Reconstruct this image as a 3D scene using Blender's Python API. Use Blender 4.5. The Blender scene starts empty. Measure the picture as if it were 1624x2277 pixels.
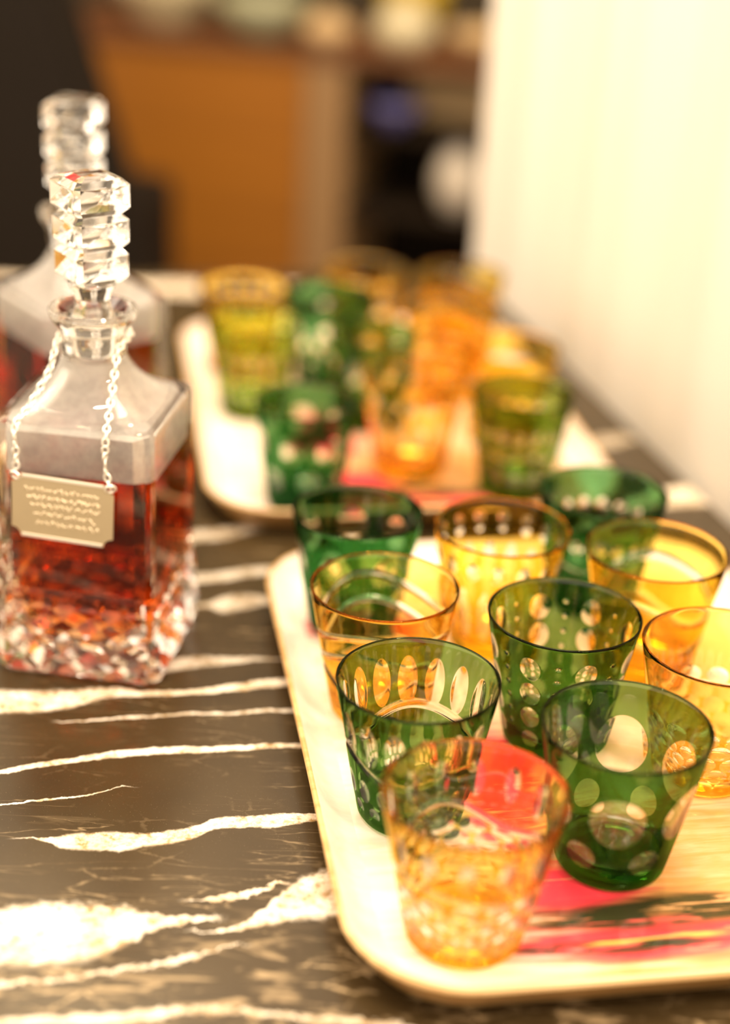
import bpy, bmesh, math, random
import numpy as np
from mathutils import Matrix, Vector

sc = bpy.context.scene
COL = sc.collection
TZ = 0.76                      # height of the tabletop above the floor
PI = math.pi
random.seed(7)

# ------------------------------------------------------------------ camera
def set_camera():
    th, r = math.radians(25.0), math.radians(3.0)
    F = Vector((0, math.cos(th), -math.sin(th)))
    R0 = Vector((1, 0, 0)); D0 = Vector((0, -math.sin(th), -math.cos(th)))
    X = math.cos(r) * R0 - math.sin(r) * D0
    Y = math.sin(r) * R0 + math.cos(r) * D0
    cam = bpy.data.cameras.new('camera')
    cam.sensor_fit = 'VERTICAL'; cam.sensor_height = 36.0
    cam.lens = 3500.0 / 2277.0 * 36.0
    cam.clip_start = 0.02; cam.clip_end = 50
    cam.dof.use_dof = True
    cam.dof.focus_distance = 0.880
    cam.dof.aperture_fstop = 1.75
    o = bpy.data.objects.new('camera', cam); COL.objects.link(o)
    up = -Y; back = -F
    m = Matrix(((X.x, up.x, back.x, 0.0), (X.y, up.y, back.y, 0.0), (X.z, up.z, back.z, 0.53 + TZ), (0, 0, 0, 1)))
    o.matrix_world = m
    sc.camera = o
set_camera()

# ------------------------------------------------------------------ light, exposure
sc.view_settings.view_transform = 'Standard'
sc.view_settings.look = 'None'
sc.view_settings.gamma = 1.0
sc.view_settings.use_curve_mapping = False
sc.view_settings.exposure = 0.80
w = bpy.data.worlds.new('world'); sc.world = w; w.use_nodes = True
w.node_tree.nodes['Background'].inputs[0].default_value = (1.0, 0.81, 0.60, 1)
w.node_tree.nodes['Background'].inputs[1].default_value = 1.15

def area(name, loc, target, size, power, color, sy=None):
    l = bpy.data.lights.new(name, 'AREA'); l.energy = power; l.color = color; l.size = size
    if sy: l.shape = 'RECTANGLE'; l.size_y = sy
    o = bpy.data.objects.new(name, l); COL.objects.link(o)
    o.location = loc
    o.rotation_euler = (Vector(target) - Vector(loc)).to_track_quat('-Z', 'Y').to_euler()
    return o
area('ceiling_lamp', (0.15, 0.95, TZ + 1.7), (0.0, 0.85, TZ), 0.9, 23, (1.0, 0.88, 0.72))
area('wall_lamp', (-0.75, 1.1, TZ + 0.95), (0.32, 1.35, TZ + 0.0), 0.5, 3.5, (1.0, 0.86, 0.68))
area('cabinet_lamp', (-0.5, 2.2, TZ + 1.6), (-0.3, 3.2, TZ - 0.2), 0.4, 12, (1.0, 0.74, 0.42))
for i_, (px_, py_, pz_, pw_) in enumerate(((-.45, .55, 1.5, 3.0), (.35, 1.35, 1.55, 3.0), (-.25, 1.55, 1.5, 2.5))):
    area('sparkle_spot', (px_, py_, TZ + pz_), (-.05 + .1 * i_, .95, TZ), 0.06, pw_, (1.0, 0.88, 0.70))  # small unseen lamps, added for sparkle on the glassware
area('spot_lamp', (0.55, 0.15, TZ + 1.35), (0.0, 0.8, TZ), 0.16, 9, (1.0, 0.88, 0.70))

cy = sc.cycles
cy.caustics_refractive = True; cy.caustics_reflective = False
cy.max_bounces = 36; cy.transmission_bounces = 36; cy.glossy_bounces = 10; cy.diffuse_bounces = 4
cy.transparent_max_bounces = 24
cy.sample_clamp_indirect = 6.0; cy.sample_clamp_direct = 0.0
cy.blur_glossy = 0.6
cy.use_denoising = True
try: cy.denoiser = 'OPENIMAGEDENOISE'
except Exception: pass

# ------------------------------------------------------------------ helpers
def link(o, parent=None):
    COL.objects.link(o)
    if parent: o.parent = parent
    return o
def empty(name, loc=(0, 0, 0), rz=0.0):
    o = bpy.data.objects.new(name, None); COL.objects.link(o)
    o.location = loc; o.rotation_euler = (0, 0, rz); o.empty_display_size = 0.02
    return o
def tag(o, label=None, cat=None, group=None, kind=None):
    if label: o['label'] = label
    if cat: o['category'] = cat
    if group: o['group'] = group
    if kind: o['kind'] = kind
    return o
def mesh_np(name, V, Fq, mats, midx=None, smooth=True, attrs=None):
    """V (n,3), Fq list of faces"""
    me = bpy.data.meshes.new(name)
    me.from_pydata([tuple(map(float, v)) for v in V], [], [tuple(int(i) for i in f) for f in Fq])
    for m in (mats if isinstance(mats, (list, tuple)) else [mats]): me.materials.append(m)
    if midx is not None: me.polygons.foreach_set('material_index', np.asarray(midx, dtype=np.int32))
    me.polygons.foreach_set('use_smooth', np.full(len(me.polygons), smooth, dtype=bool))
    for k, v in (attrs or {}).items():
        a = me.attributes.new(k, 'FLOAT', 'POINT'); a.data.foreach_set('value', np.asarray(v, dtype=np.float32))
    me.update()
    return me
def mobj(name, me, parent=None):
    return link(bpy.data.objects.new(name, me), parent)
def bobj(name, bm, mat, parent=None, smooth=False):
    me = bpy.data.meshes.new(name); bm.normal_update(); bm.to_mesh(me); bm.free()
    me.materials.append(mat)
    if smooth: me.polygons.foreach_set('use_smooth', [True] * len(me.polygons))
    return mobj(name, me, parent)
def bx(bm, c, s, rz=0.0, bev=0.0):
    r = bmesh.ops.create_cube(bm, size=1.0)
    vs = r['verts']
    bmesh.ops.scale(bm, vec=s, verts=vs)
    if bev > 0:
        es = list({e for v in vs for e in v.link_edges})
        rr = bmesh.ops.bevel(bm, geom=es, offset=bev, segments=2, affect='EDGES', profile=0.5)
        vs = list({v for v in rr['verts']} | {v for v in vs if v.is_valid})
    if rz: bmesh.ops.rotate(bm, cent=(0, 0, 0), matrix=Matrix.Rotation(rz, 3, 'Z'), verts=vs)
    bmesh.ops.translate(bm, vec=c, verts=vs)
    return vs
def box(name, c, s, mat, parent=None, rz=0.0, bev=0.0):
    bm = bmesh.new(); bx(bm, c, s, rz, bev); return bobj(name, bm, mat, parent)
def ring_faces(nr, n, off=0, close=True):
    F = []
    for i in range(nr - 1):
        for j in range(n if close else n - 1):
            a = off + i * n + j; b = off + i * n + (j + 1) % n
            F.append((a, b, b + n, a + n))
    return F
def lathe(profile, n=48):
    V = []
    for r, z in profile:
        for j in range(n):
            t = 2 * PI * j / n; V.append((r * math.cos(t), r * math.sin(t), z))
    return V, ring_faces(len(profile), n)
def tube(path, rad, n=6, closed=False):
    P = [Vector(p) for p in path]; V = []; N = len(P)
    for i, p in enumerate(P):
        a = P[(i - 1) % N] if (closed or i > 0) else P[0]
        b = P[(i + 1) % N] if (closed or i < N - 1) else P[-1]
        t = (b - a).normalized()
        u = t.cross(Vector((0, 0, 1)))
        if u.length < 1e-3: u = t.cross(Vector((1, 0, 0)))
        u.normalize(); v = t.cross(u)
        for j in range(n):
            q = 2 * PI * j / n; V.append(tuple(p + rad * (math.cos(q) * u + math.sin(q) * v)))
    F = ring_faces(N, n)
    if closed:
        F += [((N - 1) * n + j, (N - 1) * n + (j + 1) % n, (j + 1) % n, j) for j in range(n)]
    else:
        F += [tuple(range(n))[::-1], tuple((N - 1) * n + j for j in range(n))]
    return V, F

# ------------------------------------------------------------------ materials
class NT:
    def __init__(s, name):
        s.m = bpy.data.materials.new(name); s.m.use_nodes = True
        s.t = s.m.node_tree; s.t.nodes.clear()
        s.out = s.t.nodes.new('ShaderNodeOutputMaterial')
    def n(s, typ, **kw):
        nd = s.t.nodes.new(typ)
        for k, v in kw.items(): setattr(nd, k, v)
        return nd
    def l(s, a, b): s.t.links.new(a, b)
    def setin(s, sock, v):
        if isinstance(v, bpy.types.NodeSocket): s.l(v, sock)
        else: sock.default_value = v
    def math(s, op, a, b=0.0, c=None, clamp=False):
        nd = s.n('ShaderNodeMath', operation=op); nd.use_clamp = clamp
        s.setin(nd.inputs[0], a); s.setin(nd.inputs[1], b)
        if c is not None: s.setin(nd.inputs[2], c)
        return nd.outputs[0]
    def mix(s, fac, a, b):
        nd = s.n('ShaderNodeMix', data_type='RGBA'); s.setin(nd.inputs[0], fac)
        s.setin(nd.inputs[6], a); s.setin(nd.inputs[7], b); return nd.outputs[2]
    def ss(s, v, lo, hi, a=0.0, b=1.0):
        nd = s.n('ShaderNodeMapRange', interpolation_type='SMOOTHSTEP')
        s.setin(nd.inputs[0], v); nd.inputs[1].default_value = lo; nd.inputs[2].default_value = hi
        nd.inputs[3].default_value = a; nd.inputs[4].default_value = b; return nd.outputs[0]
    def noise(s, vec, scale, detail=3, rough=0.55, dist=0.0):
        nd = s.n('ShaderNodeTexNoise'); s.l(vec, nd.inputs['Vector']); nd.inputs['Scale'].default_value = scale
        nd.inputs['Detail'].default_value = detail; nd.inputs['Roughness'].default_value = rough
        nd.inputs['Distortion'].default_value = dist; return nd.outputs[0]
    def mapping(s, vec, scale=(1, 1, 1), rot=(0, 0, 0), loc=(0, 0, 0)):
        nd = s.n('ShaderNodeMapping'); s.l(vec, nd.inputs[0]); nd.inputs['Scale'].default_value = scale
        nd.inputs['Rotation'].default_value = rot; nd.inputs['Location'].default_value = loc; return nd.outputs[0]
    def coord(s): return s.n('ShaderNodeTexCoord').outputs['Object']
    def principled(s, color, rough=0.5, metal=0.0, bump=None, bstr=0.3, bdist=0.001, coat=0.0, spec=0.5, coat_rough=0.05):
        p = s.n('ShaderNodeBsdfPrincipled')
        s.setin(p.inputs['Base Color'], color); s.setin(p.inputs['Roughness'], rough)
        s.setin(p.inputs['Metallic'], metal); p.inputs['Coat Weight'].default_value = coat
        p.inputs['Coat Roughness'].default_value = coat_rough
        p.inputs['Specular IOR Level'].default_value = spec
        if bump is not None:
            b = s.n('ShaderNodeBump'); b.inputs['Strength'].default_value = bstr; b.inputs['Distance'].default_value = bdist
            s.l(bump, b.inputs['Height']); s.l(b.outputs[0], p.inputs['Normal'])
        s.l(p.outputs[0], s.out.inputs[0]); return p
C4 = lambda r, g, b: (r, g, b, 1.0)

def simple(name, col, rough=0.5, metal=0.0, var=0.12, scale=30, bstr=0.0, coat=0.0, spec=.5):
    k = NT(name); co = k.coord(); nz = k.noise(co, scale, 4)
    c = k.mix(nz, C4(*[x * (1 - var) for x in col]), C4(*[min(1, x * (1 + var)) for x in col]))
    k.principled(c, rough, metal, bump=nz if bstr else None, bstr=bstr, coat=coat, spec=spec)
    return k.m

def glass_mat(name, col, ior=1.5, rough=0.0):
    k = NT(name); g = k.n('ShaderNodeBsdfGlass'); g.inputs['Color'].default_value = C4(*col)
    g.inputs['IOR'].default_value = ior; g.inputs['Roughness'].default_value = rough
    k.l(g.outputs[0], k.out.inputs[0]); return k.m
def cased_mat(name, tint, clear=(0.97, 0.96, 0.93), streak=0.10):
    """glass flashed with colour on the outside, the colour ground away where the cut attribute is negative"""
    k = NT(name); a = k.n('ShaderNodeAttribute', attribute_name='cut')
    f = k.ss(a.outputs['Fac'], -0.00022, 0.00022)
    co = k.coord(); nz = k.noise(k.mapping(co, (1, 1, .35)), 45, 2)
    t2 = k.mix(nz, C4(*[x * (1 - streak) for x in tint]), C4(*[min(1, x * (1 + streak)) for x in tint]))
    c = k.mix(f, C4(*clear), t2)
    g = k.n('ShaderNodeBsdfGlass'); k.l(c, g.inputs['Color']); g.inputs['IOR'].default_value = 1.5
    g.inputs['Roughness'].default_value = 0.0
    k.l(g.outputs[0], k.out.inputs[0]); return k.m

M = {}
M['clear'] = glass_mat('clear_glass', (0.985, 0.98, 0.965))
M['crystal'] = glass_mat('lead_crystal', (0.99, 0.985, 0.975), 1.52)
def bright_haze():
    k = NT('bright_haze_crystal'); g = k.n('ShaderNodeBsdfGlass'); g.inputs['Color'].default_value = C4(.99, .98, .965)
    g.inputs['IOR'].default_value = 1.52; g.inputs['Roughness'].default_value = .25
    d = k.n('ShaderNodeBsdfDiffuse'); d.inputs['Color'].default_value = C4(.98, .90, .80)  # diffuse white: the shoulder's bright reflected light painted into the glass
    nz = k.noise(k.coord(), 120, 4, .7); f = k.ss(nz, .25, .75, .34, .48)
    mx = k.n('ShaderNodeMixShader'); k.l(f, mx.inputs[0]); k.l(g.outputs[0], mx.inputs[1]); k.l(d.outputs[0], mx.inputs[2])
    k.l(mx.outputs[0], k.out.inputs[0]); return k.m
M['painted_haze'] = bright_haze()
M['green'] = cased_mat('green_cased_glass', (0.205, 0.375, 0.125))
M['green_rim'] = glass_mat('green_rim_glass', (0.30, 0.32, 0.18))
M['dkgreen'] = cased_mat('dark_green_cased_glass', (0.13, 0.34, 0.14))
M['olive'] = cased_mat('olive_cased_glass', (0.46, 0.58, 0.14))
M['mossy'] = cased_mat('mossy_cased_glass', (0.30, 0.42, 0.10))
M['amber'] = cased_mat('amber_cased_glass', (0.95, 0.71, 0.24))
M['amber_rim'] = glass_mat('amber_rim_glass', (0.90, 0.42, 0.10))
M['gold'] = cased_mat('golden_cased_glass', (0.92, 0.70, 0.17))

# --- marble
VEINS = [
 [(-0.2201,0.8306,0.0154),(-0.1795,0.8372,0.013),(-0.1532,0.8478,0.0066),(-0.1111,0.852,0.0032),(-0.0778,0.8608,0.0045),(-0.0511,0.869,0.0055),(0.0,.88,.004)],
 [(-0.1746,0.8118,0.0008),(-0.1348,0.8208,0.0015),(-0.0941,0.8283,0.0015),(-0.0473,0.837,0.0021),(0,.846,.001)],
 [(-0.24,.738,.003),(-0.2026,0.7551,0.0031),(-0.1667,0.7713,0.0032),(-0.1288,0.7819,0.0042),(-0.0897,0.7903,0.0038),(-0.0351,0.7988,0.0029),(0.02,.807,.002)],
 [(-0.22,.716,.0012),(-0.1954,0.7241,0.0010),(-0.1595,0.7337,0.0011),(-0.1313,0.7481,0.0003)],
 [(-0.1741,0.6945,0.0001),(-0.1641,0.6947,0.0016),(-0.1495,0.6951,0.0079),(-0.1277,0.6962,0.0098),(-0.1088,0.7006,0.0072),(-0.0852,0.7087,0.0071),(-0.0689,0.7192,0.0062),(-0.0441,0.7226,0.0073),(-0.0205,0.7268,0.0046),(0.03,.735,.004)],
 [(-.24,.607,.012),(-0.1703,0.6165,0.0250),(-0.1486,0.6199,0.0270),(-0.1268,0.6234,0.0250),(-0.105,0.6285,0.0136),(-0.0875,0.6333,0.0051),(-0.0698,0.6382,0.0020)],
 [(-0.075,.626,.0003),(-0.0596,0.6287,0.0012),(-0.0467,0.6366,0.0045),(-0.0338,0.6482,0.0130),(-0.0158,0.6605,0.0219),(-0.0053,0.6631,0.0238),(.03,.67,.015)],
 [(-0.0760,0.652,0.0002),(-0.0715,0.653,0.0014),(-0.0532,0.6574,0.0030),(-0.0353,0.67,0.0004)],
 [(-.2,.574,.002),(-0.1622,0.5817,0.0018),(-0.1212,0.5926,0.0019),(-0.0898,0.6014,0.0022),(-0.0541,0.6189,0.0006)],
 [(-.3,.98,.006),(-0.16,1.0,.006),(-0.1135,1.0096,0.0080),(-0.0724,1.025,0.0080),(0.0,1.04,.006)],
 [(-.2,.955,.002),(-0.1089,0.969,0.0033),(-0.0889,0.9745,0.0149),(-0.0672,0.9803,0.0083),(0,.99,.004)],
 [(-.3,1.03,.005),(-0.1199,1.0798,0.0117),(-0.0565,1.1117,0.0082),(.1,1.15,.008)],
 [(-.16,.875,.002),(-0.127,0.8839,0.0100),(-0.0928,0.8932,0.0066),(-.05,.9,.001)],
 [(0.16,1.285,.004),(0.171,1.2883,0.0052),(0.214,1.315,0.0162),(0.2353,1.3233,0.0055)],
 [(.2,1.17,.008),(0.2361,1.1865,0.0136),(0.2803,1.2057,0.0233),(0.2957,1.2076,0.014),(.35,1.22,.01)],
 [(-.24,.545,.002),(-0.16,.556,.0035),(-.10,.565,.004),(-.05,.572,.002),(.08,.535,.005)],
 [(-.30,1.70,.02),(-.1,1.72,.03),(0,1.75,.02)],
]
def marble():
    k = NT('dark_veined_marble'); co = k.coord()
    sep = k.n('ShaderNodeSeparateXYZ'); k.l(co, sep.inputs[0]); x, y = sep.outputs[0], sep.outputs[1]
    n1 = k.noise(co, 26, 5, .6); n2 = k.noise(co, 150, 4, .65); n3 = k.noise(co, 8, 3)
    wob = k.math('ADD', k.math('MULTIPLY', k.math('SUBTRACT', n1, .5), .009), k.math('MULTIPLY', k.math('SUBTRACT', n2, .5), k.ss(y, .66, .70, .013, .0045)))
    yy = k.math('ADD', y, wob)
    X0, X1 = -.35, .40; total = None
    tx = k.n('ShaderNodeMapRange'); k.l(x, tx.inputs[0]); tx.inputs[1].default_value = X0; tx.inputs[2].default_value = X1
    t = tx.outputs[0]
    for vi, v in enumerate(VEINS):
        st_ = .55 if vi in (9, 10, 11, 12, 13) else (.8 if vi in (1, 3, 8, 15) else 1.0)
        ylo = min(p[1] for p in v) - .01; yhi = max(p[1] for p in v) + .01
        def curve(vals):
            fc = k.n('ShaderNodeFloatCurve'); k.l(t, fc.inputs['Value']); c = fc.mapping.curves[0]
            pts = [(0.0 if i < 0 else 0, 0) for i in ()]
            xs = [(p[0] - X0) / (X1 - X0) for p in v]
            c.points[0].location = (xs[0], vals[0]); c.points[1].location = (xs[-1], vals[-1])
            for a, b in list(zip(xs, vals))[1:-1]: c.points.new(a, b)
            fc.mapping.extend = 'HORIZONTAL'; fc.mapping.use_clip = False
            fc.mapping.update(); return fc.outputs[0]
        yc = curve([(p[1] - ylo) / (yhi - ylo) for p in v])
        wc = curve([p[2] / .03 for p in v])
        yv = k.math('MULTIPLY_ADD', yc, yhi - ylo, ylo)
        wv = k.math('MAXIMUM', k.math('MULTIPLY', wc, .026), .0003)
        d = k.math('DIVIDE', k.math('ABSOLUTE', k.math('SUBTRACT', yy, yv)), wv)
        msk = k.ss(d, .70, 1.15, st_, 0.0)
        g0 = v[0][0] if v[0][0] > -.199 else -.60 - .03 * vi
        e0 = k.ss(x, g0 - .012, g0 + .002); e1 = k.ss(x, v[-1][0] - .002, v[-1][0] + .012, 1, 0)
        msk = k.math('MULTIPLY', msk, k.math('MULTIPLY', e0, e1))
        total = msk if total is None else k.math('MAXIMUM', total, msk)
    # faint streaks and hairlines that follow the bedding
    ys = k.mapping(co, (5, 42, 1), (0, 0, -.17))
    s1 = k.noise(ys, 2.2, 6, .62, .6); s1m = k.ss(s1, .60, .74)
    ys2 = k.mapping(co, (3, 26, 1), (0, 0, -.15), (3, 1, 0))
    hl = k.noise(ys2, 3.0, 4, .5, .4)
    hair = k.ss(k.math('ABSOLUTE', k.math('SUBTRACT', hl, .5)), .0, .010, 1, 0)
    gate = k.ss(k.noise(co, 14, 2), .48, .62)
    # crackled zone near the front edge of the slab
    zone = k.ss(y, .60, .70, 1, 0.12)
    vo = k.n('ShaderNodeTexVoronoi', feature='DISTANCE_TO_EDGE'); k.l(k.mapping(co, (28, 70, 1), (0, 0, -.2)), vo.inputs['Vector'])
    vo.inputs['Scale'].default_value = 1.0
    crk = k.math('MULTIPLY', k.ss(k.math('ADD', vo.outputs['Distance'], k.math('MULTIPLY', k.math('SUBTRACT', n2, .5), .25)), .0, .045, 1, 0), k.ss(n1, .5, .62))
    faint = k.math('MAXIMUM', k.math('MULTIPLY', k.math('MULTIPLY', hair, gate), .45), k.math('MULTIPLY', s1m, k.math('MULTIPLY', zone, .75)))
    faint = k.math('MAXIMUM', faint, k.math('MULTIPLY', crk, k.math('MULTIPLY', zone, .8)))
    patch = k.math('MULTIPLY', k.ss(k.noise(k.mapping(co, (9, 30, 1), (0, 0, -.2)), 3.0, 4, .6, .6), .53, .66), k.math('MULTIPLY', k.ss(y, .585, .66, .75, 0), k.ss(y, .30, .50, .35, 1)))
    faint = k.math('MAXIMUM', faint, patch)
    spk = k.math('MULTIPLY', k.ss(k.noise(co, 1400, 1), .70, .78), .25)
    base = k.mix(n3, C4(.016, .009, .003), C4(.064, .040, .015))
    base = k.mix(spk, base, C4(.45, .36, .22))
    c = k.mix(faint, base, C4(.40, .28, .15))
    gold = k.ss(n2, .48, .62)
    vc = k.mix(gold, C4(.66, .53, .37), C4(.33, .19, .07))
    vc = k.mix(k.ss(k.noise(co, 45, 4, .65), .42, .60), vc, C4(.92, .80, .64))
    vc = k.mix(k.math('MULTIPLY', k.ss(k.noise(co, 260, 3, .7), .50, .62), .55), vc, C4(.30, .20, .10))
    c = k.mix(total, c, vc)
    rough = k.math('ADD', .20, k.math('MULTIPLY', n2, .10))
    k.principled(c, rough, bump=n2, bstr=.05, spec=.30)
    return k.m
M['marble'] = marble()

def wood(name, c1, c2, sc_=1.0, rough=.35, coat=0.2, rz=0.0):
    k = NT(name); co = k.mapping(k.coord(), (3 * sc_, 40 * sc_, 40 * sc_), (0, 0, rz))
    n = k.noise(co, 2.2, 5, .6, .5); c = k.mix(k.ss(n, .3, .7), C4(*c1), C4(*c2))
    k.principled(c, rough, bump=n, bstr=.06, coat=coat); return k.m
M['birch'] = wood('pale_birch_laminate', (.84, .71, .60), (.90, .81, .72), 1.0, .28, .3)
M['birch_edge'] = wood('golden_birch_edge', (.48, .26, .08), (.66, .42, .18), 1.0, .35, .2)
def tray_print():
    k = NT('printed_tray_laminate'); co = k.coord()
    sep = k.n('ShaderNodeSeparateXYZ'); k.l(co, sep.inputs[0]); x, y = sep.outputs[0], sep.outputs[1]
    st = k.noise(k.mapping(co, (9, 90, 1), (0, 0, -.10)), 2.0, 5, .6, .7)
    st2 = k.noise(k.mapping(co, (6, 60, 1), (0, 0, -.10), (4, 2, 0)), 2.4, 4, .55, .5)
    big = k.noise(co, 14, 3, .5)
    g = k.n('ShaderNodeTexNoise'); k.l(k.mapping(co, (3, 40, 40)), g.inputs['Vector']); g.inputs['Scale'].default_value = 2.2
    base = k.mix(k.ss(g.outputs[0], .3, .7), C4(.86, .70, .56), C4(.95, .83, .72))
    def blob(cx, cy_, rx, ry, s=.35):
        dx = k.math('DIVIDE', k.math('SUBTRACT', x, cx), rx); dy = k.math('DIVIDE', k.math('SUBTRACT', y, cy_), ry)
        d = k.math('SQRT', k.math('ADD', k.math('MULTIPLY', dx, dx), k.math('MULTIPLY', dy, dy)))
        d = k.math('ADD', d, k.math('MULTIPLY', k.math('SUBTRACT', st2, .5), 1.3))
        return k.ss(d, 1 - s, 1 + s, 1, 0)
    # honey and orange grounds: printed colour with amber light through the glasses painted in
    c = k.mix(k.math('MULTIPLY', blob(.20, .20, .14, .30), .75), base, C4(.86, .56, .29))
    c = k.mix(k.math('MULTIPLY', blob(.205, .005, .13, .080), k.ss(st, .25, .60, .62, 1.0)), c, C4(.70, .30, .09))
    pink = k.math('MAXIMUM', blob(.115, .115, .028, .055), blob(.130, .010, .035, .022))
    pink = k.math('MAXIMUM', pink, blob(.17, -.030, .10, .015))
    pink = k.math('MAXIMUM', pink, blob(.06, .30, .04, .02))
    c = k.mix(k.math('MULTIPLY', pink, k.ss(st, .25, .40)), c, C4(.80, .045, .07))
    dark = k.math('MULTIPLY', k.math('MAXIMUM', blob(.175, -.010, .075, .013), blob(.14, -.034, .05, .005)), k.math('MULTIPLY', k.ss(st, .40, .48), k.ss(big, .30, .42)))
    c = k.mix(dark, c, C4(.030, .026, .010))
    yel = k.math('MULTIPLY', blob(.15, -.028, .06, .005), k.ss(st2, .52, .60))
    c = k.mix(yel, c, C4(.75, .50, .10))
    k.principled(c, .22, coat=.4)
    return k.m
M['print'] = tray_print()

M['silver'] = simple('brushed_silver', (.66, .55, .36), .42, .85, .05, 60)
M['silver_bright'] = simple('polished_silver', (.97, .92, .82), .30, .75, .04, 60)
M['engrave'] = simple('engraved_silver', (.98, .82, .60), .45, 0.6, .05, 60)
M['curtain'] = simple('white_linen', (.68, .61, .52), .9, 0, .02, 400, .1)
M['wall'] = simple('olive_brown_wall', (.042, .028, .012), .9, 0, .15, 3)
M['floor'] = wood('dark_oak_floor', (.10, .06, .03), (.16, .10, .05), .4)
M['orange'] = wood('orange_teak_veneer', (.23, .080, .003), (.29, .102, .004), .3, .5, .0)
M['teak_dark'] = wood('dark_teak', (.20, .06, .015), (.28, .09, .02), .3, .5, 0)
M['shade'] = simple('orange_shade_cloth', (.80, .20, .02), .8)
M['teak_edge'] = wood('reddish_teak', (.10, .034, .008), (.15, .05, .010), .3, .5, 0)
M['post'] = simple('tan_upright', (.25, .14, .055), .6, 0, .1, 10)
M['niche'] = simple('dark_niche', (.016, .009, .004), .8, 0, .2, 10, 0, 0, .15)
M['beige'] = simple('beige_linen_box', (.46, .31, .15), .8, 0, .1, 20)
M['black'] = simple('black_leather', (.010, .006, .003), .7, 0, .2, 120, .2, 0, .15)
M['cream'] = simple('cream_glaze', (.48, .41, .25), .3, 0, .1, 15)
M['sage'] = simple('sage_glaze', (.27, .265, .16), .3, 0, .1, 15)
M['yellow'] = simple('yellow_glaze', (.50, .34, .02), .35, 0, .1, 15)
M['blue'] = simple('violet_blue_glaze', (.10, .09, .24), .3, 0, .1, 15)
M['white'] = simple('white_porcelain', (.60, .52, .42), .4, 0, .03, 15)
M['brownleg'] = simple('blackened_steel', (.03, .028, .025), .4, .8, .1, 40)

# ------------------------------------------------------------------ setting
tag(box('floor', (0.4, 1.6, -0.03), (6.4, 6.4, .06), M['floor']), kind='structure')
tag(box('wall_back', (0.4, 4.05, 1.4), (6.4, .1, 2.8), M['wall']), kind='structure')
tag(box('baseboard_back', (0.4, 3.985, .05), (6.4, .025, .10), M['teak_dark']), kind='structure')

# ------------------------------------------------------------------ table
tbl = empty('marble_table', (0, 0, 0)); tag(tbl, 'long table with a dark brown marble top crossed by white veins', 'table')
def table():
    P = [(-1.25, .18), (.560, .18), (.105 + .004, 1.829), (-1.25, 1.56)]
    bm = bmesh.new()
    lo = [bm.verts.new((x, y, TZ - .03)) for x, y in P]; hi = [bm.verts.new((x, y, TZ)) for x, y in P]
    bm.faces.new(lo[::-1]); bm.faces.new(hi)
    for i in range(4): bm.faces.new((lo[i], lo[(i + 1) % 4], hi[(i + 1) % 4], hi[i]))
    bmesh.ops.bevel(bm, geom=list(bm.edges), offset=.0015, segments=2, affect='EDGES')
    o = bobj('tabletop', bm, M['marble'], tbl)
    for x, y in ((-1.18, .25), (.46, .25), (.03, 1.72), (-1.18, 1.50)):
        box('leg', (x, y, (TZ - .03) / 2), (.05, .05, TZ - .03), M['brownleg'], tbl, bev=.003)
table()
# the marble pattern is laid out in metres on the top: object origin is the world origin, so z offset only

# ------------------------------------------------------------------ curtain
def curtain():
    A = Vector((.1095, 1.832)); d = (Vector((.294, 1.15)) - Vector((.105, 1.829))).normalized(); nrm = Vector((-d.y, d.x))
    if nrm.x < 0: nrm = -nrm
    L = 1.75; n = 220; zs = np.linspace(.02, 2.55, 26)
    V = []; th = .0025
    def off(s, z):
        f = .5 + .5 * math.sin(s * 31 + .9 * math.sin(s * 9))
        g = .5 + .5 * math.sin(s * 67 + 2)
        rise = min(1.0, max(0.0, (z - TZ + .05) / .8))
        e = min(1.0, s / .12)
        return .003 + e * (.030 * f * (.20 + .80 * rise) + .008 * g * (.3 + .7 * rise))
    for side in (0, 1):
        for z in zs:
            for i in range(n):
                s = L * i / (n - 1); p = A + d * s + nrm * (off(s, z) + side * th)
                V.append((p.x, p.y, z))
    F = []; m = len(zs); N = n * m
    for i in range(m - 1):
        for j in range(n - 1):
            a = i * n + j
            F.append((a, a + 1, a + n + 1, a + n)); F.append((N + a, N + a + n, N + a + n + 1, N + a + 1))
    for i in range(m - 1):
        for j in (0, n - 1):
            a = i * n + j; F.append((a, a + n, N + a + n, N + a) if j == 0 else (a, N + a, N + a + n, a + n))
    for j in range(n - 1):
        F.append((j, N + j, N + j + 1, j + 1)); a = (m - 1) * n + j; F.append((a, a + 1, N + a + 1, N + a))
    o = mobj('curtain', mesh_np('curtain', V, F, M['curtain']))
    tag(o, 'plain white floor-length curtain hanging in soft folds beside the marble table', 'curtain')
    # rod it hangs from
    a = A + d * -.05 + nrm * .03; b = A + d * (L + .05) + nrm * .03
    Vt, Ft = tube([(a.x, a.y, 2.57), (b.x, b.y, 2.57)], .014, 12)
    r = mobj('curtain_rod', mesh_np('curtain_rod', Vt, Ft, M['brownleg'])); tag(r, 'dark metal rod carrying the white curtain', 'curtain rod')
curtain()

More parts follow.
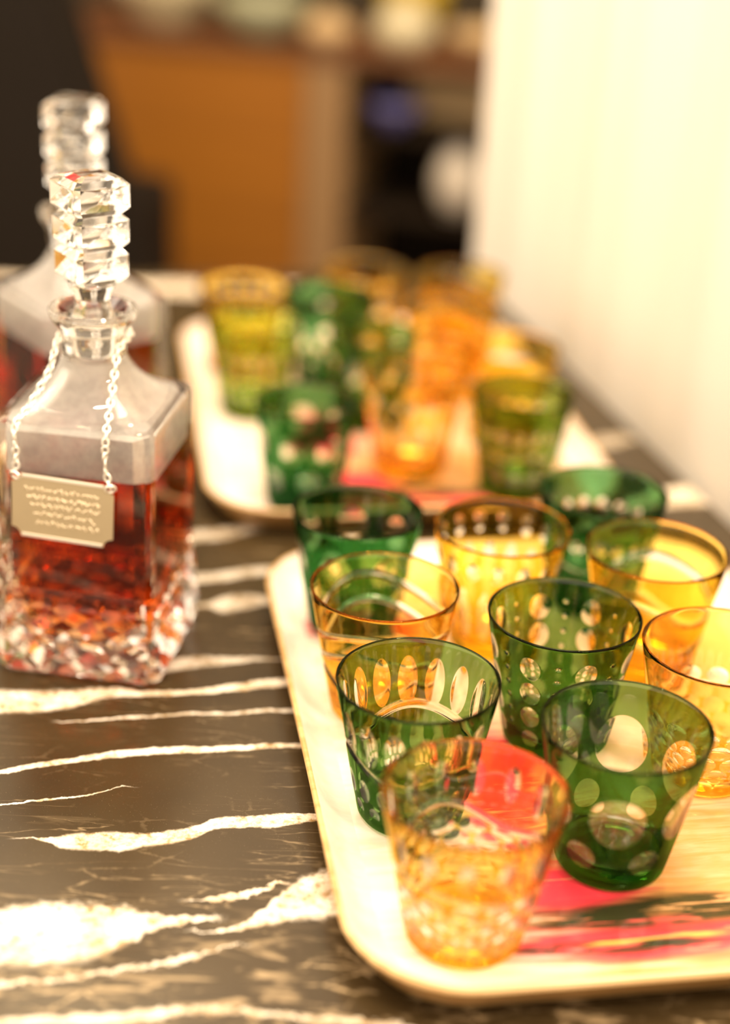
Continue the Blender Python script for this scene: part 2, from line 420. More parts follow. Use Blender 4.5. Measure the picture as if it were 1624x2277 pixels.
# ------------------------------------------------------------------ background furniture
SBR = math.radians(-12); SBO = Vector((-.10, 3.22))
def sbw(x, y):                # sideboard frame to world
    return (SBO.x + x * math.cos(SBR) - y * math.sin(SBR), SBO.y + x * math.sin(SBR) + y * math.cos(SBR))
stop = TZ + .030
def sideboard():
    t = empty('sideboard', (SBO.x, SBO.y, 0), SBR); tag(t, 'orange teak sideboard with open shelves beside its door panel', 'sideboard')
    top = stop; d = .45; zc = top - .018 - .32
    box('top_board', (.0, d / 2, top - .009), (1.36, d + .02, .018), M['teak_edge'], t, bev=.003)
    box('door', (-.35, .012, zc), (.56, .024, .64), M['orange'], t, bev=.003)
    box('carcass', (-.35, .024 + .2, zc), (.56, .40, .64), M['teak_dark'], t)
    box('upright', (-.025, .20, zc), (.085, .40, .64), M['post'], t, bev=.002)
    box('back_panel', (.34, .42, zc), (.66, .02, .64), M['niche'], t)
    box('side_panel', (.66, .20, zc), (.03, .40, .64), M['teak_dark'], t)
    for z in (TZ - .122, TZ - .290, TZ - .48): box('shelf', (.33, .21, z), (.62, .38, .012), M['niche'], t)
    box('plinth', (.0, .22, .035), (1.30, .36, .07), M['niche'], t)
sideboard()
def lathe_thing(name, label, cat, loc, prof, mat, group=None, n=28):
    V, F = lathe(prof, n)
    o = mobj(name, mesh_np(name, V, F, mat)); o.location = loc
    tag(o, label, cat, group); return o
bowl = lambda R, H: [(.0001, 0), (R * .45, 0), (R * .5, .008), (R * .85, H * .55), (R, H), (R * .97, H), (R * .8, H * .55), (R * .4, .014), (.0001, .012)]
vase = lambda R, H: [(.0001, 0), (R * .6, 0), (R * .95, H * .3), (R, H * .5), (R * .7, H * .8), (R * .4, H * .9), (R * .5, H), (R * .45, H), (R * .3, H * .88), (.0001, H * .5)]
def on(x, y, z): q = sbw(x, y); return (q[0], q[1], z + .0005)
lathe_thing('bowl', 'wide cream ceramic bowl on the sideboard, nearest the black armchair', 'bowl', on(-.42, .17, stop), bowl(.125, .13), M['cream'])
lathe_thing('bowl', 'sage green ceramic bowl on the sideboard, middle one of the row', 'bowl', on(-.19, .11, stop), bowl(.100, .080), M['sage'])
lathe_thing('pot', 'small tan pot on the sideboard between the sage bowl and yellow vase', 'pot', on(-.04, .065, stop), vase(.050, .07), M['beige'])
lathe_thing('vase', 'tall yellow vase on the sideboard behind a round cream pot', 'vase', on(.095, .26, stop), vase(.075, .30), M['yellow'])
lathe_thing('pot', 'round cream pot standing in front of the yellow vase', 'pot', on(.115, .075, stop), vase(.065, .10), M['cream'])
lathe_thing('bowl', 'low tan bowl on the sideboard nearest the curtain', 'bowl', on(.28, .11, stop), bowl(.085, .05), M['beige'])
lathe_thing('vase', 'rounded white porcelain vase on the open middle shelf of the sideboard', 'vase', on(.245, .075, TZ - .284), vase(.048, .155), M['white'])
lathe_thing('bowl', 'small violet blue bowl on the top open shelf of the sideboard', 'bowl', on(.105, .07, TZ - .116), bowl(.055, .050), M['blue'])
bm = bmesh.new(); bx(bm, (0, 0, .045), (.34, .16, .09), bev=.006)
b = bobj('storage_box', bm, M['beige']); b.location = on(.285, .24, TZ - .116); b.rotation_euler = (0, 0, SBR)
tag(b, 'flat tan box behind the violet blue bowl on the top open shelf', 'box')
def floor_lamp():
    t = empty('floor_lamp', (-1.02, 3.30, 0)); tag(t, 'floor lamp with an orange drum shade behind the black armchair', 'lamp')
    V, F = lathe([(.15, .78), (.15, 1.14), (.148, 1.14), (.148, .78), (.15, .78)], 32); mobj('lamp_shade', mesh_np('lamp_shade', V, F, M['shade']), t)
    V, F = lathe([(.0001, 0), (.12, 0), (.12, .02), (.012, .03), (.012, 1.10), (.0001, 1.10)], 20); mobj('stand', mesh_np('stand', V, F, M['brownleg']), t)
floor_lamp()
# ------------------------------------------------------------------ armchair
def armchair():
    t = empty('armchair', (-.93, 2.45, 0), math.radians(-8)); tag(t, 'black leather high-backed armchair standing beyond the far end of the table', 'armchair')
    def slab(name, pts, y0, y1, mat, bev=.02):
        bm = bmesh.new()
        a = [bm.verts.new((x, y0, z)) for x, z in pts]; b = [bm.verts.new((x, y1, z)) for x, z in pts]
        bm.faces.new(a); bm.faces.new(b[::-1]); n = len(pts)
        for i in range(n): bm.faces.new((a[i], b[i], b[(i + 1) % n], a[(i + 1) % n]))
        bmesh.ops.recalc_face_normals(bm, faces=bm.faces)
        bmesh.ops.bevel(bm, geom=list(bm.edges), offset=bev, segments=3, affect='EDGES')
        return bobj(name, bm, mat, t)
    slab('backrest', [(-.42, .30), (.58, .30), (.535, .66), (.425, 1.00), (.37, 1.22), (-.30, 1.22)], .0, .14, M['black'])
    box('seat', (0, .42, .36), (.66, .56, .16), M['black'], t, bev=.03)
    box('armrest', (-.38, .40, .42), (.11, .60, .30), M['black'], t, bev=.03)
    box('armrest', (.38, .40, .42), (.11, .60, .30), M['black'], t, bev=.03)
    for x in (-.32, .32):
        for y in (.16, .64): box('leg', (x, y, .14), (.045, .045, .28), M['teak_dark'], t)
armchair()

# ------------------------------------------------------------------ trays
def rrect(w, l, r, inset, n=10):
    """points of a rounded rectangle 0..w x 0..l moved inwards by inset"""
    r = max(r - inset, .004); P = []
    cs = [(w - inset - r, inset + r, -90), (w - inset - r, l - inset - r, 0), (inset + r, l - inset - r, 90), (inset + r, inset + r, 180)]
    for cx, cy_, a0 in cs:
        for i in range(n + 1):
            a = math.radians(a0 + 90 * i / n); P.append((cx + r * math.cos(a), cy_ + r * math.sin(a)))
    return P
def loft(profile, w, l, r, cap=None):
    V = []; n = None
    for ins, z in profile:
        p = rrect(w, l, r, ins); n = len(p); V += [(x, y, z) for x, y in p]
    F = ring_faces(len(profile), n)
    if cap == 'last': F.append(tuple((len(profile) - 1) * n + i for i in range(n)))
    if cap == 'first': F.append(tuple(range(n))[::-1])
    return V, F
TW, TL, TR = .337, .470, .062
def tray(loc, rz, label):
    t = empty('serving_tray', (loc[0], loc[1], TZ), rz); tag(t, label, 'tray', 'rounded birch trays on the marble')
    # shell: underside, sloping wall, inner slope
    V, F = loft([(.026, .0012), (.012, .004), (.0012, .0205), (.0000, .0222)], TW, TL, TR, 'first')
    mobj('underside', mesh_np('underside', V, F, M['birch_edge']), t)
    V, F = loft([(.0000, .0222), (.0004, .0234), (.0016, .0240), (.0030, .0236)], TW, TL, TR)
    mobj('rim_edge', mesh_np('rim_edge', V, F, M['birch_edge']), t)
    V, F = loft([(.0030, .0236), (.0075, .0165), (.0120, .0110), (.0170, .0075), (.0230, .0060)], TW, TL, TR)
    mobj('rim', mesh_np('rim', V, F, M['birch']), t)
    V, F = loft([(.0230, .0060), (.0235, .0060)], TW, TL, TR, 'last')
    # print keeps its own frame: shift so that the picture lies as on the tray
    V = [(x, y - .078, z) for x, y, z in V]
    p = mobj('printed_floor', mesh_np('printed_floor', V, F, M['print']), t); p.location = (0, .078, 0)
    return t
A10 = math.radians(10.3)
E1 = Vector((math.cos(A10), math.sin(A10))); E2 = Vector((-math.sin(A10), math.cos(A10)))
O0 = Vector((-.005, .635))
def tf(a, b): q = O0 + E1 * a + E2 * b; return (q.x, q.y)
tray(tf(-.001, -.079), A10, 'rounded blond wood tray with pink and black print, next to the decanter')
tray(tf(-.033, .447), A10, 'rounded blond wood tray at the far end of the table, half hidden by glasses')

# ------------------------------------------------------------------ tumblers
def ell(n, z0, rx, rz, ph=0.0, d=.0011): return [('e', ph + 2 * PI * i / n, z0, rx, rz, d) for i in range(n)]
def wave(z0, A, n, hw, ph=0.0, d=.0010): return [('w', z0, A, n, hw, ph, d)]
def scales(z0, z1, rows, n, d=.0010):
    out = []
    for i in range(rows):
        z = z0 + (z1 - z0) * i / (rows - 1)
        out += ell(n, z, .0068, (z1 - z0) / rows * .75, (i % 2) * PI / n, d)
    return out
CUTS = {   # angle 0 of every pattern is the side turned away from the camera
 'ovals': ell(16, .0610, .0058, .0145, -.236) + wave(.0440, .0045, 3, .0030, 2.2) + ell(16, .0265, .0042, .0075, -.04) + ell(16, .0130, .0036, .0045, .15),
 'dots': ell(8, .0680, .0066, .0080, PI / 8) + ell(8, .0500, .0064, .0078, PI / 8) + ell(8, .0325, .0060, .0074, PI / 8) + ell(8, .0160, .0054, .0060, PI / 8)
        + sum([ell(8, z, .0014, .0016, 0) for z in (.072, .0625, .053, .0435, .034, .0245)], []),
 'discs': ell(6, .0500, .0150, .0165, .05) + ell(6, .0220, .0085, .0085, .05 + PI / 6),
 'waves': wave(.066, .0055, 2, .0024, 1.2) + wave(.050, .0055, 2, .0024, 1.4) + wave(.030, .004, 3, .0024, 2.6),
 'scallop': scales(.010, .045, 5, 14, .0014),
 'flutes': ell(16, .070, .0040, .0070, 0) + ell(16, .036, .0045, .020, .2),
 'amber_ovals': ell(14, .066, .0040, .0100, 0) + wave(.048, .004, 3, .0024, 0) + scales(.010, .040, 5, 14, .0015),
 'onewave': wave(.056, .0070, 2, .0034, 2.0) + wave(.032, .0045, 3, .003, 0),
 'band': ell(18, .058, .0048, .0055, 0) + wave(.040, .0025, 6, .002, 0) + ell(14, .022, .0045, .008, 0),
 'rounds': ell(7, .058, .0110, .0110, .1) + ell(7, .030, .0090, .0090, .1 + PI / 7),
}
def tumbler(ab, mat, rimmat, cuts, label, D=.090, H=.0865, rz=0.0, n=160, m=84, rb=.0288, zf=.006, group='cut glass tumblers on the near tray'):
    x, y = tf(*ab)
    t = empty('tumbler', (x, y, TZ + zf + .0002), math.atan2(y, x) + rz); tag(t, label, 'glass', group)
    R = D / 2; wall = .0018; zb = .0105; zi = .0125
    rad = lambda z: rb + (R - rb) * (np.clip(z / H, 0, 1) ** .93)
    th = np.arange(n) * 2 * PI / n
    zo = np.linspace(zb, H - .0009, m)
    TH, Z = np.meshgrid(th, zo)
    Rr = rad(Z); sd = np.full(Z.shape, .01); dep = np.zeros(Z.shape)
    for c in CUTS[cuts]:
        if c[0] == 'e':
            _, t0, z0, rx, rzz, d = c
            dx = ((TH - t0 + PI) % (2 * PI) - PI) * Rr
            q = np.sqrt((dx / rx) ** 2 + ((Z - z0) / rzz) ** 2); s = (q - 1) * min(rx, rzz); dd = d * np.clip(1 - q * q, 0, 1)
        else:
            _, z0, A, k, hw, ph, d = c
            q = np.abs(Z - z0 - A * np.sin(k * TH + ph) - A * .4 * np.sin((k + 1) * TH)) / hw; s = (q - 1) * hw; dd = d * np.clip(1 - q * q, 0, 1)
        sd = np.minimum(sd, s); dep = np.maximum(dep, dd)
    Ro = Rr - dep
    rows = [np.stack([Ro[i] * np.cos(th), Ro[i] * np.sin(th), Z[i]], 1) for i in range(m)]
    att = [sd[i] for i in range(m)]
    def ring(r, z, a=.01):
        rows.append(np.stack([r * np.cos(th), r * np.sin(th), np.full(n, z)], 1)); att.append(np.full(n, a))
    rl = rad(np.array(H)); 
    ring(rl - .0002, H - .0003); ring(rl - .0007, H + .0001); ring(rl - .0012, H); ring(rl - .0016, H - .0006)
    k0 = len(rows)
    for z in np.linspace(H - .003, zi + .004, 14): ring(rad(np.array(z)) - wall, z)
    ring(rad(np.array(zi)) - wall - .0012, zi + .0012); ring(rad(np.array(zi)) - wall - .0040, zi)
    V = np.concatenate(rows); F = ring_faces(len(rows), n)
    mi = []
    for i in range(len(rows) - 1):
        mi += [0 if i < m - 1 else (1 if i < k0 - 1 else 2)] * n
    me = mesh_np('bowl', V, F, [mat, rimmat, M['clear']], mi, True, {'cut': np.concatenate(att)})
    mobj('bowl', me, t)
    # base: underside, foot rounding and inner floor
    rows = []; att = []
    ring(.0004, .0016); ring(rb * .55, .0014); ring(rb * .80, .0003); ring(rb * .90, 0.0); ring(rb * .965, .0008); ring(float(rad(np.array(.0035))), .0035); ring(float(rad(np.array(.007))), .007)
    rows.append(np.stack([Ro[0] * np.cos(th), Ro[0] * np.sin(th), Z[0]], 1)); att.append(sd[0])
    nb = len(rows); V = np.concatenate(rows); F = [f for f in ring_faces(nb, n)]
    nr = len(V)
    rows2 = []
    for r, z in ((float(rad(np.array(zi))) - wall - .0040, zi), (.012, zi - .0006), (.0004, zi - .0010)):
        rows2.append(np.stack([r * np.cos(th), r * np.sin(th), np.full(n, z)], 1))
    V = np.concatenate([V] + rows2); F2 = ring_faces(3, n, nr)
    a = np.concatenate(att + [np.full(3 * n, .01)])
    me = mesh_np('base', V, F + F2, [mat, M['clear']], [0] * len(F) + [1] * len(F2), True, {'cut': a})
    mobj('base', me, t)
    return t
g_, a_, gr, ar = M['green'], M['amber'], M['green_rim'], M['amber_rim']
HI = dict(n=224, m=110)
tumbler((.055, .087), g_, gr, 'ovals', 'green tumbler with a ring of tall clear ovals above a wavy band', **HI)
tumbler((.155, .153), g_, gr, 'dots', 'green tumbler cut with columns of round windows and strings of tiny dots', D=.091, **HI)
tumbler((.155, .033), g_, gr, 'discs', 'green tumbler with very large clear discs, standing on the pink print', D=.090, **HI)
tumbler((.063, -.018), a_, ar, 'amber_ovals', 'blurred amber tumbler at the front corner of the near tray', D=.092, **HI)
tumbler((.055, .194), a_, ar, 'waves', 'amber tumbler with wavy clear bands, behind the green tumbler of tall ovals', D=.090, **HI)
tumbler((.236, .109), a_, ar, 'scallop', 'amber tumbler with fish-scale cuts, cropped by the picture edge', D=.092, **HI)
tumbler((.146, .271), M['gold'], ar, 'flutes', 'golden tumbler with a row of ovals below its rim, behind the dotted green one', D=.090)
tumbler((.238, .231), M['gold'], ar, 'onewave', 'golden tumbler with one broad wavy band, behind the fish-scale amber one', D=.091)
tumbler((.055, .300), M['dkgreen'], gr, 'rounds', 'dark green tumbler at the back corner of the near tray, nearest the decanter', D=.087)
tumbler((.230, .322), M['dkgreen'], gr, 'band', 'dark green tumbler with a pale beaded band, at the curtain corner of the near tray', D=.089)
LO = dict(n=96, m=48, group='cut glass tumblers on the far tray')
tumbler((.046, .500), M['dkgreen'], gr, 'rounds', 'emerald tumbler with round windows at the front left corner of the far tray', D=.080, **LO)
tumbler((.222, .516), M['mossy'], gr, 'band', 'mossy green tumbler standing alone at the curtain side of the far tray front', D=.082, **LO)
tumbler((.142, .560), a_, ar, 'flutes', 'amber tumbler in the middle of the far tray between two green ones in front', D=.086, **LO)
tumbler((.238, .625), M['gold'], ar, 'onewave', 'amber tumbler close to the curtain, behind the lone mossy green one', D=.086, **LO)
tumbler((.024, .698), M['olive'], gr, 'band', 'olive green tumbler at the left edge of the far tray', D=.080, **LO)
tumbler((.125, .665), M['green'], gr, 'rounds', 'leaf green tumbler in the centre of the far tray, behind the amber one', D=.078, **LO)
tumbler((.024, .802), M['gold'], ar, 'flutes', 'golden tumbler at the back left corner of the far tray', D=.086, **LO)
tumbler((.102, .775), M['dkgreen'], gr, 'discs', 'darkest green tumbler at the back of the far tray', D=.084, **LO)
tumbler((.210, .735), a_, ar, 'waves', 'amber tumbler behind the leaf green one on the curtain side', D=.088, **LO)
tumbler((.150, .860), a_, ar, 'rounds', 'amber tumbler at the back edge of the far tray, farthest from the curtain', D=.084, **LO)
tumbler((.242, .842), M['gold'], ar, 'waves', 'farthest golden tumbler, at the back corner of the far tray by the curtain', D=.086, **LO)

# ------------------------------------------------------------------ decanters
def sqsec(a, c, per=10, cc=3, k=1.0):
    """square section, half side a, corner chamfer c, CCW; k blends towards a circle of radius a"""
    P = []
    cs = [(1, -1), (1, 1), (-1, 1), (-1, -1)]
    for i in range(4):
        # side i runs from corner i to corner i+1
        A = Vector(cs[i]) * a; B = Vector(cs[(i + 1) % 4]) * a; d = (B - A).normalized()
        s = A + d * c; e = B - d * c
        for j in range(per): P.append(s.lerp(e, j / (per - 1)))
        dn = (Vector(cs[(i + 2) % 4]) - Vector(cs[(i + 1) % 4])).normalized()
        e2 = B + dn * c
        for j in range(1, cc): 
            q = e.lerp(e2, j / cc); P.append(q)
    return P
def blendsec(a, c, r, t, per=10, cc=3):
    P = sqsec(a, c, per, cc); out = []
    for p in P:
        ang = math.atan2(p.y, p.x); q = Vector((r * math.cos(ang), r * math.sin(ang)))
        out.append(p.lerp(q, t))
    return out
SH_Z0, SH_Z1, SH_A, SH_R = .170, .203, .0505, .0195
def shoulder(t):
    """t 0 at the body edge, 1 at the neck: (blend, z) of the concave shoulder"""
    z = SH_Z0 + (SH_Z1 - SH_Z0) * (t ** 1.25 * .75 + .25 * t)
    return t, z
M_liq = None
def liquid_mat(level):
    k = NT('whisky'); co = k.coord(); sep = k.n('ShaderNodeSeparateXYZ'); k.l(co, sep.inputs[0])
    top = k.math('GREATER_THAN', sep.outputs[2], level - .00005)
    ior = k.math('MULTIPLY_ADD', top, 1.36 - .90, .90)
    g = k.n('ShaderNodeBsdfGlass'); k.l(ior, g.inputs['IOR']); g.inputs['Roughness'].default_value = 0
    g.inputs['Color'].default_value = C4(.99, .93, .85)
    k.l(g.outputs[0], k.out.inputs['Surface'])
    v = k.n('ShaderNodeVolumeAbsorption'); v.inputs['Color'].default_value = C4(.86, .50, .04); v.inputs['Density'].default_value = 70
    k.l(v.outputs[0], k.out.inputs['Volume']); return k.m
LEVEL = .138
M['whisky'] = liquid_mat(LEVEL)

def decanter(loc, rz, label):
    t = empty('decanter', (loc[0], loc[1], TZ + .0002), rz); tag(t, label, 'decanter', 'square crystal decanters of whisky')
    rng = random.Random(3)
    per, cc = 13, 3; n = 4 * (per + cc - 1)
    seg = per + cc - 1
    V = []; 
    def add(P, z): V.extend([(p.x, p.y, z) for p in P])
    # cut zone: diamond points in flat facets
    pz, cz_ = 7, 1
    P0 = [sqsec(.0480, .0055, pz, cz_), 0.0]
    rowsz = [(.0, .0485), (.0035, .0525), (.0150, .0535), (.0265, .0530), (.0380, .0522), (.0490, .0512), (.0585, .0505), (.0610, .0500)]
    nb = 4 * pz
    for z, a in rowsz:
        for p in sqsec(a, .0062, pz, cz_): V.append((p.x, p.y, z))
    F = []
    for r in range(len(rowsz) - 1):
        for q in range(nb):
            a_, b_, c_, d_ = r * nb + q, r * nb + (q + 1) % nb, (r + 1) * nb + (q + 1) % nb, (r + 1) * nb + q
            corner = (q % pz) == pz - 1
            if r in (0, len(rowsz) - 2) or corner:
                F.append((a_, b_, c_, d_)); continue
            A_, B_, Cc, Dd = (Vector(V[k_]) for k_ in (a_, b_, c_, d_))
            mid = (A_ + B_ + Cc + Dd) / 4; nrm = (B_ - A_).cross(Dd - A_).normalized()
            if r == len(rowsz) - 3:      # row of square windows: recessed square inside a bevel
                base_ = len(V)
                for v_ in (A_, B_, Cc, Dd): V.append(tuple(mid + (v_ - mid) * .55 - nrm * .0020))
                for e_ in range(4): F.append(((a_, b_, c_, d_)[e_], (a_, b_, c_, d_)[(e_ + 1) % 4], base_ + (e_ + 1) % 4, base_ + e_))
                F.append(tuple(base_ + e_ for e_ in range(4)))
            else:                        # pyramids, alternately raised and sunk
                V.append(tuple(mid + nrm * (.0030 if (q + r) % 2 else -.0030))); m_ = len(V) - 1
                for e_ in range(4): F.append(((a_, b_, c_, d_)[e_], (a_, b_, c_, d_)[(e_ + 1) % 4], m_))
    F.append(tuple(range(nb))[::-1])
    me = mesh_np('cut_band', V, F, M['crystal'], None, False)
    mobj('cut_band', me, t)
    # plain body, shoulder and neck, outside then inside
    V = []; flat = []
    a0 = .0500
    for z, a, c in ((.061, a0, .006), (.0620, .0502, .0062), (.0625, .0506, .0055), (.10, .0506, .0050), (.14, .0505, .0048), (.1660, .0505, .0048), (.1690, .0503, .0050)): add(sqsec(a, c, per, cc), z)
    for i in range(15):
        tt = i / 14; b, z = shoulder(tt)
        a = SH_A - .0012 * (1 if i == 0 else 1)
        # the sides pull in faster than the corners at first, concave like a draped sheet
        add(blendsec(a * (1 - .35 * tt), .005 + .01 * tt, SH_R, tt ** .75, per, cc), z + .0012)
    circ = lambda r: blendsec(.03, .005, r, 1.0, per, cc)
    for r, z in ((.0200, .2080), (.0203, .2150), (.0208, .2185), (.0225, .2210), (.0255, .2250), (.0268, .2290), (.0270, .2310), (.0262, .2322), (.0240, .2322),
                 (.0205, .2300), (.0160, .2270), (.0148, .2240), (.0142, .2140), (.0138, .2040), (.0150, .1995)): add(circ(r), z)
    for i in range(9):
        tt = 1 - i / 8; b, z = shoulder(tt)
        add(blendsec(.0425 * (1 - .35 * tt), .006 + .008 * tt, .0150, tt ** .75, per, cc), z - .0050)
    for z in (.160, .150, LEVEL): add(sqsec(.0430, .006, per, cc), z)
    nr = len(V) // n
    mi = []
    for r_ in range(nr - 1): mi += [1 if r_ >= nr - 13 else 0] * n
    me = mesh_np('body', V, ring_faces(nr, n), [M['crystal'], M['painted_haze']], mi, True)
    try: me.set_sharp_from_angle(angle=math.radians(28))
    except Exception: pass
    mobj('body', me, t)
    # whisky: its sides are the inner face of the glass, its top the free surface
    V = []
    add(sqsec(.0430, .006, per, cc), LEVEL)
    for z in (.10, .06, .045): add(sqsec(.0430, .006, per, cc), z)
    for z, a in ((.035, .0420), (.026, .0385), (.0205, .0320)): add(sqsec(a, .008, per, cc), z)
    me = mesh_np('whisky', V, [tuple(reversed(f)) for f in ring_faces(7, n)] + [tuple(range(n)), tuple(6 * n + i for i in reversed(range(n)))], M['whisky'], None, True)
    try: me.set_sharp_from_angle(angle=math.radians(28))
    except Exception: pass
    mobj('whisky', me, t)
    # stopper: plug, waist and three cut blocks
    st = empty('stopper', (0, 0, 0)); st.parent = t
    V = []
    pr = [(.0002, .2010), (.0085, .2015), (.0118, .2040), (.0126, .2080), (.0132, .2240), (.0130, .2275), (.0112, .2310), (.0104, .2360), (.0112, .2400), (.0132, .2440), (.0150, .2484), (.0002, .2488)]
    Vp, Fp = lathe(pr, 32)
    mobj('plug', mesh_np('plug', Vp, Fp, M['crystal']), st)
    h0 = .2490; th = .0209; S = .0182
    V = []; F = []; ro = []
    def sec(a, z, ch=.0028):
        P = sqsec(a, ch, 2, 1); V.extend([(p.x, p.y, z) for p in P]); ro.append(len(ro))
    nn = 8; kinds = []
    for b_ in range(3):
        z0 = h0 + th * b_; a = S * (.94 + .03 * b_)
        sec(a - .0036, z0 + .0001, .002); sec(a, z0 + .0036); sec(a, z0 + .0172); sec(a - .0036, z0 + .0207, .002)
        kinds += ['b', 'f', 'b', 'n']
    ztop = h0 + th * 3
    sec(.0090, ztop + .0016, .002); kinds.append('x')
    for r in range(len(ro) - 1):
        for q in range(nn):
            idx = (r * nn + q, r * nn + (q + 1) % nn, (r + 1) * nn + (q + 1) % nn, (r + 1) * nn + q)
            if kinds[r] == 'f' and q % 2 == 0:
                Pq = [Vector(V[i_]) for i_ in idx]; mid = sum(Pq, Vector()) / 4; nrm = (Pq[1] - Pq[0]).cross(Pq[3] - Pq[0]).normalized()
                # slanted cross cut: four facets falling to a sunk ridge
                up_ = mid + (Pq[2] - Pq[1]) * .20 - nrm * .0042 + (Pq[1] - Pq[0]) * .10
                dn_ = mid - (Pq[2] - Pq[1]) * .20 - nrm * .0026 - (Pq[1] - Pq[0]) * .12
                m_ = len(V); V.append(tuple(dn_)); V.append(tuple(up_))
                F += [(idx[0], idx[1], m_), (idx[1], idx[2], m_ + 1, m_), (idx[2], idx[3], m_ + 1), (idx[3], idx[0], m_, m_ + 1)]
            else: F.append(idx)
    F.append(tuple(range(nn))[::-1]); F.append(tuple((len(ro) - 1) * nn + i_ for i_ in range(nn)))
    me = mesh_np('cut_block', V, F, M['crystal'], None, False)
    o = mobj('cut_block', me, st); o.rotation_euler = (0, 0, math.radians(45))
    return t
DA = math.radians(-7.3)
d1 = decanter((-.171, .912), DA, 'square cut crystal decanter of whisky with a silver tag hung on its neck')
d2 = decanter((-.224, 1.140), math.radians(38), 'square crystal decanter of whisky standing behind the one with the silver tag')

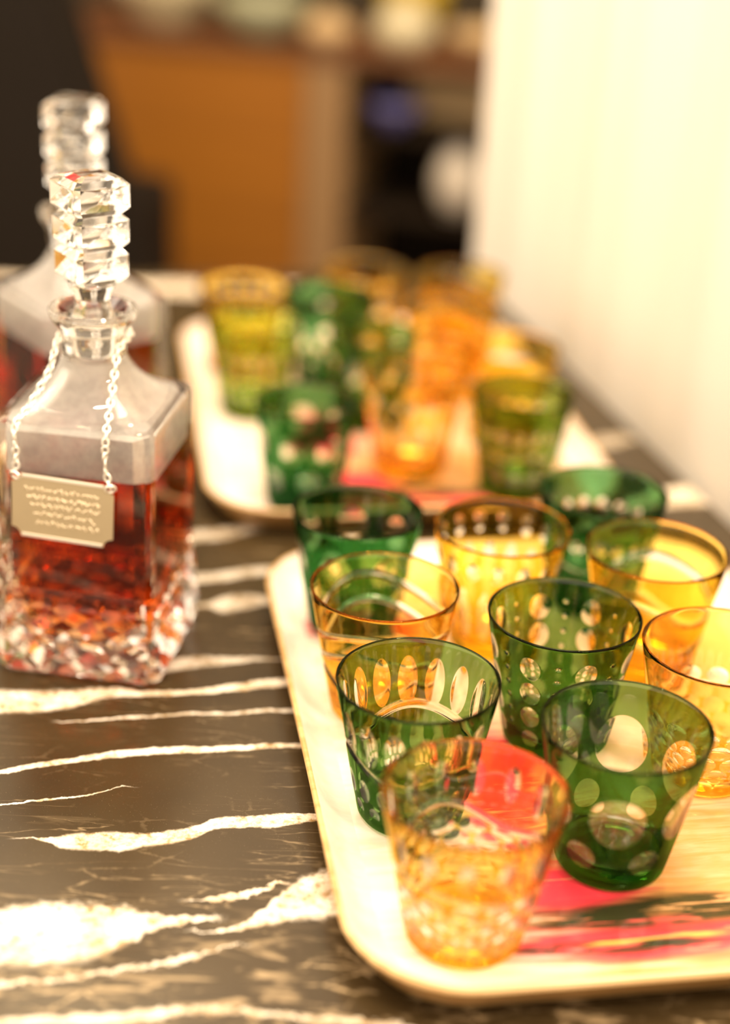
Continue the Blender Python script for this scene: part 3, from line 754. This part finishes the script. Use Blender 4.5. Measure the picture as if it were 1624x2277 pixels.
# ------------------------------------------------------------------ silver tag
def bottle_tag():
    t = empty('decanter_tag', (-.171, .912, TZ), DA); tag(t, 'engraved silver label plate on a chain round the neck of the front decanter', 'bottle tag')
    W, Hh, T = .0318, .0208, .0009
    cx, cz, yf = -.0050, .1200, -.0535
    rot = math.radians(2.6)
    nt = .0058
    P = []
    for (sx, sz) in ((1, 1), (-1, 1), (-1, -1), (1, -1)):
        c = Vector((sx * W, sz * Hh))
        a0 = {(1, 1): (270, 180), (-1, 1): (0, -90), (-1, -1): (90, 0), (1, -1): (180, 90)}[(sx, sz)]
        arc = [c + nt * Vector((math.cos(math.radians(a0[0] + (a0[1] - a0[0]) * i / 6)), math.sin(math.radians(a0[0] + (a0[1] - a0[0]) * i / 6)))) for i in range(7)]
        P += arc
    def place(x, z, y): # local plate coordinates to decanter frame; x right, z up
        xr = x * math.cos(rot) + z * math.sin(rot); zr = -x * math.sin(rot) + z * math.cos(rot)
        return (cx + xr, yf + y, cz + zr)
    def plate(sc_x, sc_z, y0, y1):
        V = [place(p.x * sc_x, p.y * sc_z, y0) for p in P] + [place(p.x * sc_x, p.y * sc_z, y1) for p in P]; n = len(P)
        F = [tuple(range(n)), tuple(range(2 * n - 1, n - 1, -1))] + [(i, n + i, n + (i + 1) % n, (i + 1) % n) for i in range(n)]
        return V, F
    V, F = plate(1, 1, 0, -T)
    o = mobj('plate', mesh_np('plate', V, F, M['silver'], None, False), t)
    # raised polished border strips
    for s in (1, -1):
        bm = bmesh.new(); bx(bm, (0, 0, 0), (2 * (W - nt) - .0012, .0007, .0020), bev=.0003)
        for v in bm.verts: v.co = place(v.co.x, v.co.z + s * (Hh - .0011), v.co.y - T - .0003)
        e = bobj('border_strip', bm, M['silver_bright'], t); e['label'] = 'bright polished border strip'
    # hand-engraved flourishes, unreadable strokes
    rng = random.Random(11); Vs = []; Fs = []
    for li, z in enumerate((.0120, .0065, .0015, -.0040, -.0100)):
        x = -.024 + .002 * li
        while x < .022:
            L = rng.uniform(.0012, .0042); k = 6; am = rng.uniform(.0004, .0016); ph = rng.uniform(0, 6)
            slope = rng.uniform(-.5, .15) if li in (0, 3, 4) else rng.uniform(-.06, .03)
            pts = [place(x + L * i / (k - 1), z + am * math.sin(ph + i * 1.1) + slope * L * i / (k - 1), -T - .00005) for i in range(k)]
            v, f = tube(pts, .00046 if li != 1 else .00058, 5); o_ = len(Vs)
            Vs += v; Fs += [tuple(o_ + q for q in ff) for ff in f]
            x += L + rng.uniform(.0004, .0016)
    e = mobj('engraving', mesh_np('engraving', Vs, Fs, M['engrave']), t)
    e['label'] = 'lines of engraved flourishes'
    # chain path over front face, shoulder and round the neck
    def shp(px, tt):
        z = shoulder(tt)[1] + .0036
        return z
    def side(sg, x0, xn):
        pts = [Vector(place(sg * (W - .0018), Hh - .0015, -.0012))]
        pts.append(Vector((x0, -.0540, .150))); pts.append(Vector((x0 + .0005 * sg, -.0540, .1680)))
        pts.append(Vector((x0, -.0500, .1735)))
        pts.append(Vector((x0 + (xn - x0) * .30, -.042, .1790)))
        pts.append(Vector((x0 + (xn - x0) * .62, -.033, .1880)))
        pts.append(Vector((xn * 1.02, -.0235, .1990)))
        pts.append(Vector((xn, -.0125, .2110)))
        return pts
    L = side(-1, cx - .0275, -.0195); R = side(1, cx + .0275, .0195)
    back = [Vector((.0225 * math.sin(a), -.0225 * math.cos(a), .2145)) for a in [math.radians(q) for q in (110, 145, 180, 215, 250)]]
    path = R + back + L[::-1]
    # resample
    def cat(p, n):
        out = []
        for i in range(len(p) - 1):
            p0 = p[max(i - 1, 0)]; p1 = p[i]; p2 = p[i + 1]; p3 = p[min(i + 2, len(p) - 1)]
            for j in range(n):
                u = j / n
                out.append(.5 * ((2 * p1) + (p2 - p0) * u + (2 * p0 - 5 * p1 + 4 * p2 - p3) * u * u + (3 * p1 - p0 - 3 * p2 + p3) * u ** 3))
        out.append(p[-1]); return out
    fine = cat(path, 24); step = .0042; acc = 0; pts = [fine[0]]
    for a, b in zip(fine, fine[1:]):
        acc += (b - a).length
        if acc >= step: pts.append(b); acc = 0
    # one link mesh, shared
    lk = [(.0027 * math.cos(q), .0019 * math.sin(q), 0) for q in [2 * PI * i / 10 for i in range(10)]]
    V, F = tube(lk, .00078, 5, True)
    lm = mesh_np('chain_link', V, F, M['silver_bright'])
    for i in range(len(pts) - 1):
        o = bpy.data.objects.new('chain_link', lm); COL.objects.link(o); o.parent = t
        d = (pts[i + 1] - pts[i]).normalized()
        q = d.to_track_quat('X', 'Z') @ Matrix.Rotation(PI / 2 * (i % 2) + .3, 3, 'X').to_quaternion()
        o.rotation_mode = 'QUATERNION'; o.rotation_quaternion = q; o.location = pts[i].lerp(pts[i + 1], .5)
    rk = [(.0031 * math.cos(q), 0, .0031 * math.sin(q)) for q in [2 * PI * i / 14 for i in range(14)]]
    V, F = tube(rk, .0009, 6, True); rm = mesh_np('jump_ring', V, F, M['silver_bright'])
    for s in (-1, 1):
        o = bpy.data.objects.new('jump_ring', rm); COL.objects.link(o); o.parent = t
        o.location = place(s * (W - .0022), Hh - .0018, -.0010)
        o.rotation_euler = (.5, s * .4, .5 * s)
bottle_tag()
